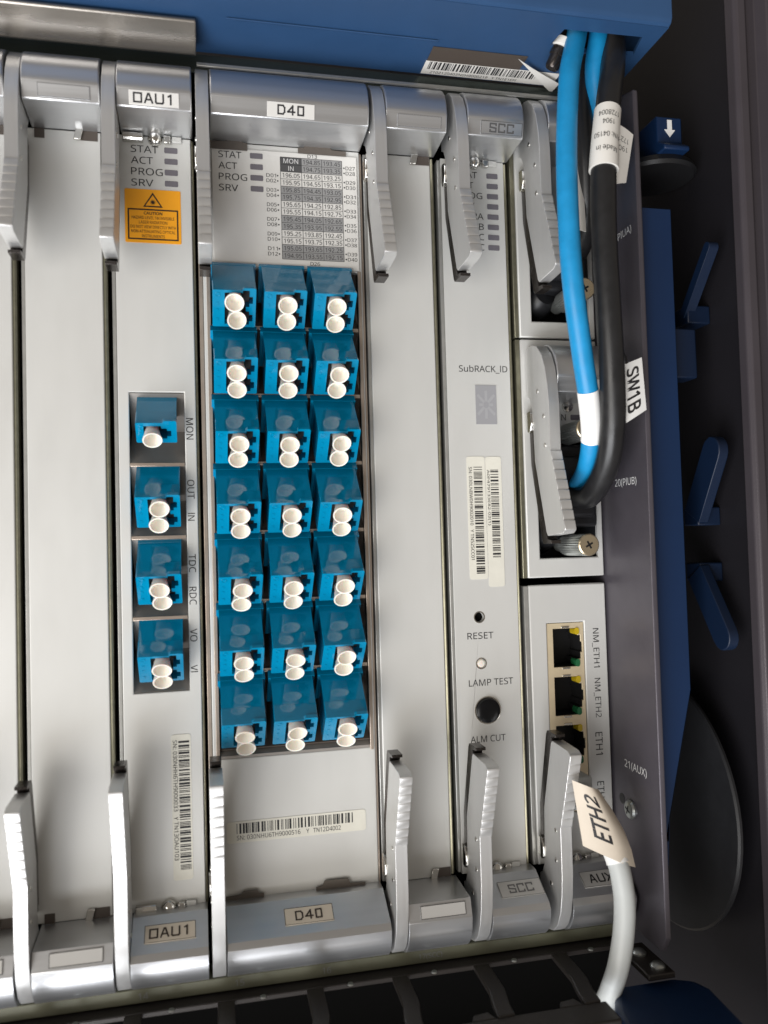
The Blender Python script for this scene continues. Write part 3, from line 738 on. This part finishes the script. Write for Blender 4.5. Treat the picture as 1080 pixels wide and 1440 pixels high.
MB().lathe((138.8, 1.4, -64.3), (0, -1, 0), [(4.0, 0), (4.0, 2.0), (3.75, 2.7), (3.2, 3.0), (2, 3.15), (0, 3.2)], 36).build('alarm_button', 'button', t)
MB().lathe((138.8, 0, -64.3), (0, -1, 0), [(4.5, -.1), (4.45, .1), (4.15, .12), (4.15, -.5)], 36, ring=True).build('hole_rim', 'chrome', t)

# ---------------- PIU A / PIU B
def thumbscrew(t, x, z, yf=-17, drop=0):
    o = MB().lathe((x, 5, z), (0, -1, 0), [(2.3, 0), (2.3, 5), (3.5, 6), (3.5, 5-yf-1), (3.35, 5-yf-.6)], 56, flute=0.07).build('thumbscrew', 'zinc', t, angle=20)
    MB().lathe((x, yf+.6, z), (0, -1, 0), [(3.45, -.2), (3.45, .3), (3.1, .6), (0, .62)], 32).build('screw_head', 'brass', o)
    c = MB()
    for a in (.5, .5+math.pi/2):
        ca, sa = math.cos(a), math.sin(a)
        c.add([(x+ca*p-sa*q, yf-.05-.01*a, z+sa*p+ca*q) for p, q in ((-1.3, -.3), (1.3, -.3), (1.3, .3), (-1.3, .3))], [(0, 1, 2, 3)])
    c.build('screw_cross', 'black', o, recalc=False)
    return o
def piu(label, zt, zb, dz, hole_z, conn):
    t = thing('power_board', label, 'power board', (167, 0, zb))
    h0, h1 = hole_z
    MB().plate(rect(154.2, 181.2, zb, zt), [rect(158.6, 179.4, h0, h1)], 0, 2.0).build('faceplate', 'panel', t, bev=0.4, angle=1)
    MB().box(152.6, 154.1, 0.5, 12, zb, zt).build('edge_fold', 'gasket', t, bev=0.2)
    MB().prism(barprof_top(dz), 'x', 159.6, 181.0).build('top_bar', 'alu', t, bev=0.38, angle=13)
    bar_label(t, (-16, 121+dz), (-14.5, 116+dz), 172.8, 11.0, 3.6, '', 'label_strip', 'ink', 'inkgrey')
    # recess box and black connector
    MB().box(158.0, 180.2, 22, 24, h0-2, h1+2).build('recess_back', 'black', t)
    MB().box(157.6, 158.5, 2.1, 23, h0-1, h1+1).build('recess_side', 'connector', t)
    MB().box(179.6, 180.6, 2.1, 23, h0-1, h1+1).build('recess_side', 'connector', t)
    MB().box(158.5, 179.6, 2.1, 23, h0-1.2, h0-.2).build('recess_side', 'connector', t)
    c = MB().box(160.5, 178.8, -1.5, 22, h0+10, h1-2); c.build('connector_block', 'connector', t, bev=1.2, seg=3)
    c = MB().box(163, 177, -5, -1.4, h0+13, h1-6); c.build('connector_hood', 'connector', t, bev=1.5, seg=3)
    c = MB().lathe((162.6, 12, h0+7), (0.25, -1, 0.35), [(6, -4), (6, 4), (5.0, 8), (3.8, 9.6), (0, 10)], 24); c.build('connector_boot', 'connector', t)
    lever(t, 155.6, False, dz)
    return t
p1 = piu('upper PIU power board behind the blue and black cables', 133.0, 56.9, 0.0, (62.3, 96.0), None)
thumbscrew(p1, 169.6, 68.6)
p2 = piu('lower PIU power board whose lever and brass thumbscrew show below the cables', 56.2, -22.6, -80.0, (-16.3, 23.0), None)
thumbscrew(p2, 167.8, -12.1); thumbscrew(p2, 169.0, 24.3, yf=-16)
b = MB(); text(b, 'RUN', (166.6, -0.06, 30.3), XR, ZU, 2.1, width=5.6); b.build('lettering', 'ink', p2, recalc=False)
leds(p2, [(173.0, 30.3)])
MB().lathe((170.0, 0, 33.8), (0, -1, 0), [(1.9, 0), (1.7, 1.0), (0, 1.4)], 16).build('captive_screw', 'chrome', p2)

# ---------------- AUX
t = thing('auxiliary_board', 'AUX board with a column of gold network jacks at lower right', 'circuit board', (167, 0, -133))
rj = rect(160.0, 173.3, -99.5, -37.6)
MB().plate(rect(154.2, 181.2, -115, -25.0), [rj], 0, 2.0).build('faceplate', 'panel', t, bev=0.4, angle=1)
MB().box(152.6, 154.1, 0.5, 12, -115, -25.2).build('edge_fold', 'fold', t, bev=0.2)
MB().prism(BOT_B, 'x', 158.9, 180.0).build('bottom_bar', 'alu', t, bev=0.38, angle=13)
MB().add([(180.02, y, z) for y, z in BOT_B]+[(181.5, y*.86, -123.4+(z+123.4)*.9) for y, z in BOT_B],
         [(i, (i+1) % NB, (i+1) % NB+NB, i+NB) for i in range(NB)]+[tuple(range(NB)), tuple(range(NB, 2*NB))]).build('bar_end', 'alu', t, bev=0.2)
bar_label(t, (-4.4, -114.4), (-14.6, -120.6), 171.2, 13.0, 5.6, 'AUX', 'label_strip', 'ink', 'inkgrey')
lever(t, 154.6, True, short=1.2)
clips(t, 158.0, -1)
leds(t, [(172.2, -109.0)])
b = MB()
for s_, z in (('NM_ETH1', -46.5), ('NM_ETH2', -62.9), ('ETH1', -77.9), ('ETH2', -94.0)):
    text(MB(), s_, (177.1, -0.06, z), (0, 0, -1), (1, 0, 0), 2.5, width=2.05*len(s_)*.9).build('lettering', 'ink', t, recalc=False)
pc = [-39.6-15.85*i for i in range(4)]
hol = []
for z in pc:
    if z-12.6 < -99: continue
    hol.append([(162.3, z-12.6), (171.0, z-12.6), (171.0, z-10.2), (172.0, z-10.2), (172.0, z-8.0), (172.5, z-8.0), (172.5, z-4.6), (172.0, z-4.6), (172.0, z-2.4), (171.0, z-2.4), (171.0, z), (162.3, z)])
jb = MB().plate(rect(160.2, 173.1, -99.3, -37.8), hol, 0.5, 1.0).build('jack_shield', 'rjshield', t, bev=0.1)
MB().plate(rect(160.3, 173.0, -99.2, -37.9), [[(x-.12 if x > 170 else x+.12, z) for x, z in h_] for h_ in hol], 1.05, 9).build('jack_housing', 'blackplastic', t)
MB().box(160.3, 173.0, 9.2, 10.5, -99.2, -37.9).build('jack_back', 'black', t)
for z in pc:
    if z-12.6 < -99: continue
    MB().box(162.35, 172.4, 1.1, 9.1, z-.12, z-.02).build('jack_lining', 'black', t)
    MB().box(162.32, 162.42, 1.1, 9.1, z-12.5, z-.2).build('jack_lining', 'black', t)
    MB().box(162.5, 171.9, 1.1, 9.1, z-12.58, z-12.5).build('jack_lining', 'black', t)
    MB().prism(rrect(169.9, 171.5, z-2.2, z+.1, .75), 'y', 0.2, 4).build('jack_light', 'ledyellow', t, bev=0.5, seg=3)
    MB().prism(rrect(169.9, 171.5, z-12.7, z-10.2, .75), 'y', 0.2, 4).build('jack_light', 'ledgreen', t, bev=0.5, seg=3)
    for zz in (z+.45, z-13.0): MB().box(165.2, 168.0, 0.25, .52, zz-.32, zz+.28).build('shield_tab', 'chrome', t, bev=0.1)

# ================================================================== CABLES
def cable(name, label, pts, r, m, cat='cable', group=None):
    P = [Vector(p) for p in pts]
    t = thing(name, label, cat, P[-1])
    if group: t['group'] = group
    MB().tube(P, r, 24, 10).build('sheath', m, t, angle=60)
    return t
BL = [(167, -22, 152), (165.5, -26.5, 146), (162.3, -30, 137), (158.9, -33, 126), (155.9, -36, 105), (154.6, -38, 83.2), (155.3, -38, 62.6), (159.4, -34, 43.1), (162.9, -30, 31.4), (165.9, -25, 21.5), (168.1, -17, 12.5), (170.5, -4, 7.0), (171, 8, 6)]
cb = cable('power_cable', 'bright blue cable with a white band hanging in front of the power boards', BL, 3.05, 'cableblue')
P = spline(BL, 10)
seg = [q for q in P if 19.0 < q.z < 34.5 and q.y < -20]
MB().tube(seg, 3.2, 24, 1).build('white_band', 'white', cb, angle=60)
KB = [(178, -24, 152), (177.2, -26.5, 144), (174.5, -30.5, 132), (170.6, -34, 118), (166.9, -37, 99), (165.6, -38, 77.6), (166.0, -38, 56.8), (167.5, -36, 38.7), (169.2, -32, 22.6), (170.2, -25, 11.2), (170.0, -14, 3.4), (169.7, -2, 4.5), (169.7, 8, 7)]
ck = cable('power_cable', 'thick black cable with printed white wrap and SW1B flag looping into lower power board', KB, 3.7, 'cableblack')
P2 = spline(KB, 10)
seg = [q for q in P2 if 96.5 < q.z < 116.5]
wr = MB().tube(seg, lambda u_: 3.95+.35*u_*u_, 24, 1).build('wrap_label', 'tagwhite', ck, angle=60)
# printing bent round the wrap, upside down
A0 = seg[0]; A1 = seg[-1]; ax = (A1-A0).normalized(); sd = Vector((1, 0, 0)); sd = (sd-ax*sd.dot(ax)).normalized(); nrm = sd.cross(ax)
if nrm.y > 0: nrm = -nrm
b = MB()
def bend(cz):
    def fn(a, c):
        L = (A1-A0).length; tt = cz+c/L; q = A0.lerp(A1, min(max(tt, 0), 1))
        k = min(range(len(seg)), key=lambda i: abs((seg[i]-A0).dot(ax)/L-tt)); q = seg[k] if False else q
        # follow the bowed centre line
        for i in range(len(seg)-1):
            t0 = (seg[i]-A0).dot(ax)/L; t1 = (seg[i+1]-A0).dot(ax)/L
            if t0 <= tt <= t1: q = seg[i].lerp(seg[i+1], (tt-t0)/(t1-t0+1e-9)); break
        R_ = 4.08+.35*max(tt, 0)**2; an = -a/R_-.25
        return q+(sd*math.sin(an)+nrm*math.cos(an))*R_
    return fn
for s_, cz, wd in (('1728004', .18, 6.5), ('1904', .33, 3.6), ('P/N: 04150', .55, 8.5), ('Made in', .78, 6.5)):
    text(b, s_, (0, 0, 0), XR, ZU, 1.7, width=wd, fn=bend(cz))
b.build('print', 'ink', wr, recalc=False)
def flag(name, parent, corners, m, thick=0.25, bow=0.6, nx=10, swell=0.0, curl=0.0):
    """slightly bowed paper flag from 4 corners (tl,tr,br,bl)"""
    tl, tr, br, bl = [Vector(c) for c in corners]
    n = (tr-tl).cross(bl-tl).normalized()
    if n.y > 0: n = -n
    def pt(a, c, k): return tl.lerp(tr, a).lerp(bl.lerp(br, a), c)+n*(bow*math.sin(math.pi*a)+k-curl*max(0, a-.6)**2*6)+(tr-tl).normalized()*(swell*a*math.sin(math.pi*c))
    vv = []; ff = []
    for k in (0, thick):
        for j in range(5):
            for i in range(nx+1): vv.append(pt(i/nx, j/4, k))
    W = nx+1
    for k in range(2):
        o_ = k*5*W
        for j in range(4):
            for i in range(nx): ff.append((o_+j*W+i, o_+j*W+i+1, o_+(j+1)*W+i+1, o_+(j+1)*W+i))
    ring = [i for i in range(W)]+[j*W+nx for j in range(1, 5)]+[4*W+i for i in range(nx-1, -1, -1)]+[j*W for j in range(3, 0, -1)]
    for a, c in zip(ring, ring[1:]+ring[:1]): ff.append((a, c, c+5*W, a+5*W))
    o = MB().add(vv, ff).build(name, m, parent, angle=40)
    return o, pt
f2, pt = flag('paper_flag', ck, [(169.2, -35.5, 113.2), (178.6, -33.5, 110.2), (175.6, -33.5, 95.4), (168.8, -35.5, 93.2)], 'tagwhite')
b = MB()
for s_, u0 in (('1721', .22), ('190', .38)):
    text(b, s_, (0, 0, 0), XR, ZU, 1.6, width=4.2, fn=lambda a, c, u0=u0: pt(.62-a/10, u0+c/17, .3))
b.build('print', 'ink', f2, recalc=False)
# SW1B flag
f3, pt3 = flag('paper_flag', ck, [(171.6, -33.5, 40.4), (178.8, -33.0, 43.2), (179.9, -32.6, 27.6), (171.0, -33.5, 22.6)], 'white', bow=0.25)
b = MB()
text(b, 'SW1B', (0, 0, 0), XR, ZU, 4.6, width=14.0, bold=True, fn=lambda a, c: pt3(.52+c/8.2, .5+a/18.0, .32))
b.build('print', 'ink', f3, recalc=False)
MB().tube([(172.6, -31.5, 46.5), (173.4, -33.4, 43.5), (173.6, -33.6, 41)], .28, 8, 6).build('tie', 'blackplastic', ck)

K2 = [(171.5, -20, 152), (171.2, -21, 142), (168.6, -22, 126), (169.0, -22, 110), (171.3, -17, 95), (174.0, -8, 86), (174.5, 6, 82)]
c3 = cable('power_cable', 'thin black cable running behind the blue one into the upper power board', K2, 2.9, 'cableblack')
fz, ptz = flag('paper_flag', c3, [(163.2, -20.5, 119), (168.6, -19.5, 119), (169.2, -19.5, 85.5), (163.4, -20.5, 85.5)], 'tagwhite')
b = MB(); text(b, 'SW1A', (0, 0, 0), XR, ZU, 3.6, width=10, bold=True, fn=lambda a, c: ptz(.25+c/8, .26+a/32, .32)); b.build('print', 'ink', fz, recalc=False)
B2 = [(172.5, -25, 152), (172.2, -27, 145), (170.6, -26.5, 134), (172.5, -24, 124), (175.8, -20, 112), (176.6, -14, 98), (173.5, -6, 88), (171.5, 6, 86)]
cable('power_cable', 'second blue cable half hidden behind the black cables under the blue tray', B2, 2.9, 'cableblue')
cl = thing('cable_gland', 'chrome bolt with white collar beside the cable hole of the blue tray', 'bolt', (159, -24, 138))
MB().lathe((160.6, -25.5, 140.5), (-.45, .35, -1), [(2.6, 0), (2.6, 3.2), (2.2, 3.4), (2.2, 6.5), (1.8, 7.2), (0, 7.3)], 20).build('bolt', 'darksteel', cl)
MB().lathe((161.4, -26.4, 141.5), (-.45, .35, -1), [(3.3, 0), (3.4, 2.2), (3.0, 2.4)], 20).build('collar', 'tagwhite', cl)

WC = [(167.0, 4, -91.5), (166.6, -4, -91.8), (165.6, -15, -93), (165.9, -23, -97.5), (167.4, -28, -104.5), (168.0, -30.4, -114.3), (166.9, -31.4, -123.9), (164.8, -31.5, -133.2), (163.4, -29, -141), (162.5, -24, -150)]
cw_ = cable('network_cable', 'pale grey network cable with ETH2 flag dropping from the AUX board', WC, 3.1, 'cablewhite')
P3 = spline(WC, 10); seg = [q for q in P3 if -105.5 < q.z < -95 and q.y < -18]
MB().tube(seg, 3.35, 24, 1).build('clear_wrap', 'white', cw_, angle=60)
def eth_flag():
    # paper flag folded over the cable: bowed sheet running up-left from the cable
    tl = Vector((155.2, -25.5, -81.0)); tr = Vector((163.4, -27.0, -84.4)); br = Vector((172.4, -31.0, -106.8)); bl = Vector((157.0, -27.5, -99.6))
    return flag('paper_flag', cw_, [tl, tr, br, bl], 'tagpaper', bow=1.6, swell=2.4, curl=2.2)
f4, pt4 = eth_flag()
MB().box(162.6, 170.8, -7, 4, -96.6, -86.4).build('plug', 'cablewhite', cw_, bev=0.6)
MB().tube([(166.6, -6.8, -91.9), (166.1, -12, -92.4), (165.7, -17, -93.6)], lambda u_: 4.0-.7*u_, 20, 6).build('boot', 'cablewhite', cw_)
b = MB()
text(b, 'ETH2', (0, 0, 0), XR, ZU, 3.3, width=11.2, bold=True, fn=lambda a, c: pt4(.40-c/9.5, .45-a/17.5, .32))
b.build('print', 'ink', f4, recalc=False)

sc.render.engine = 'CYCLES'
sc.cycles.max_bounces = 8
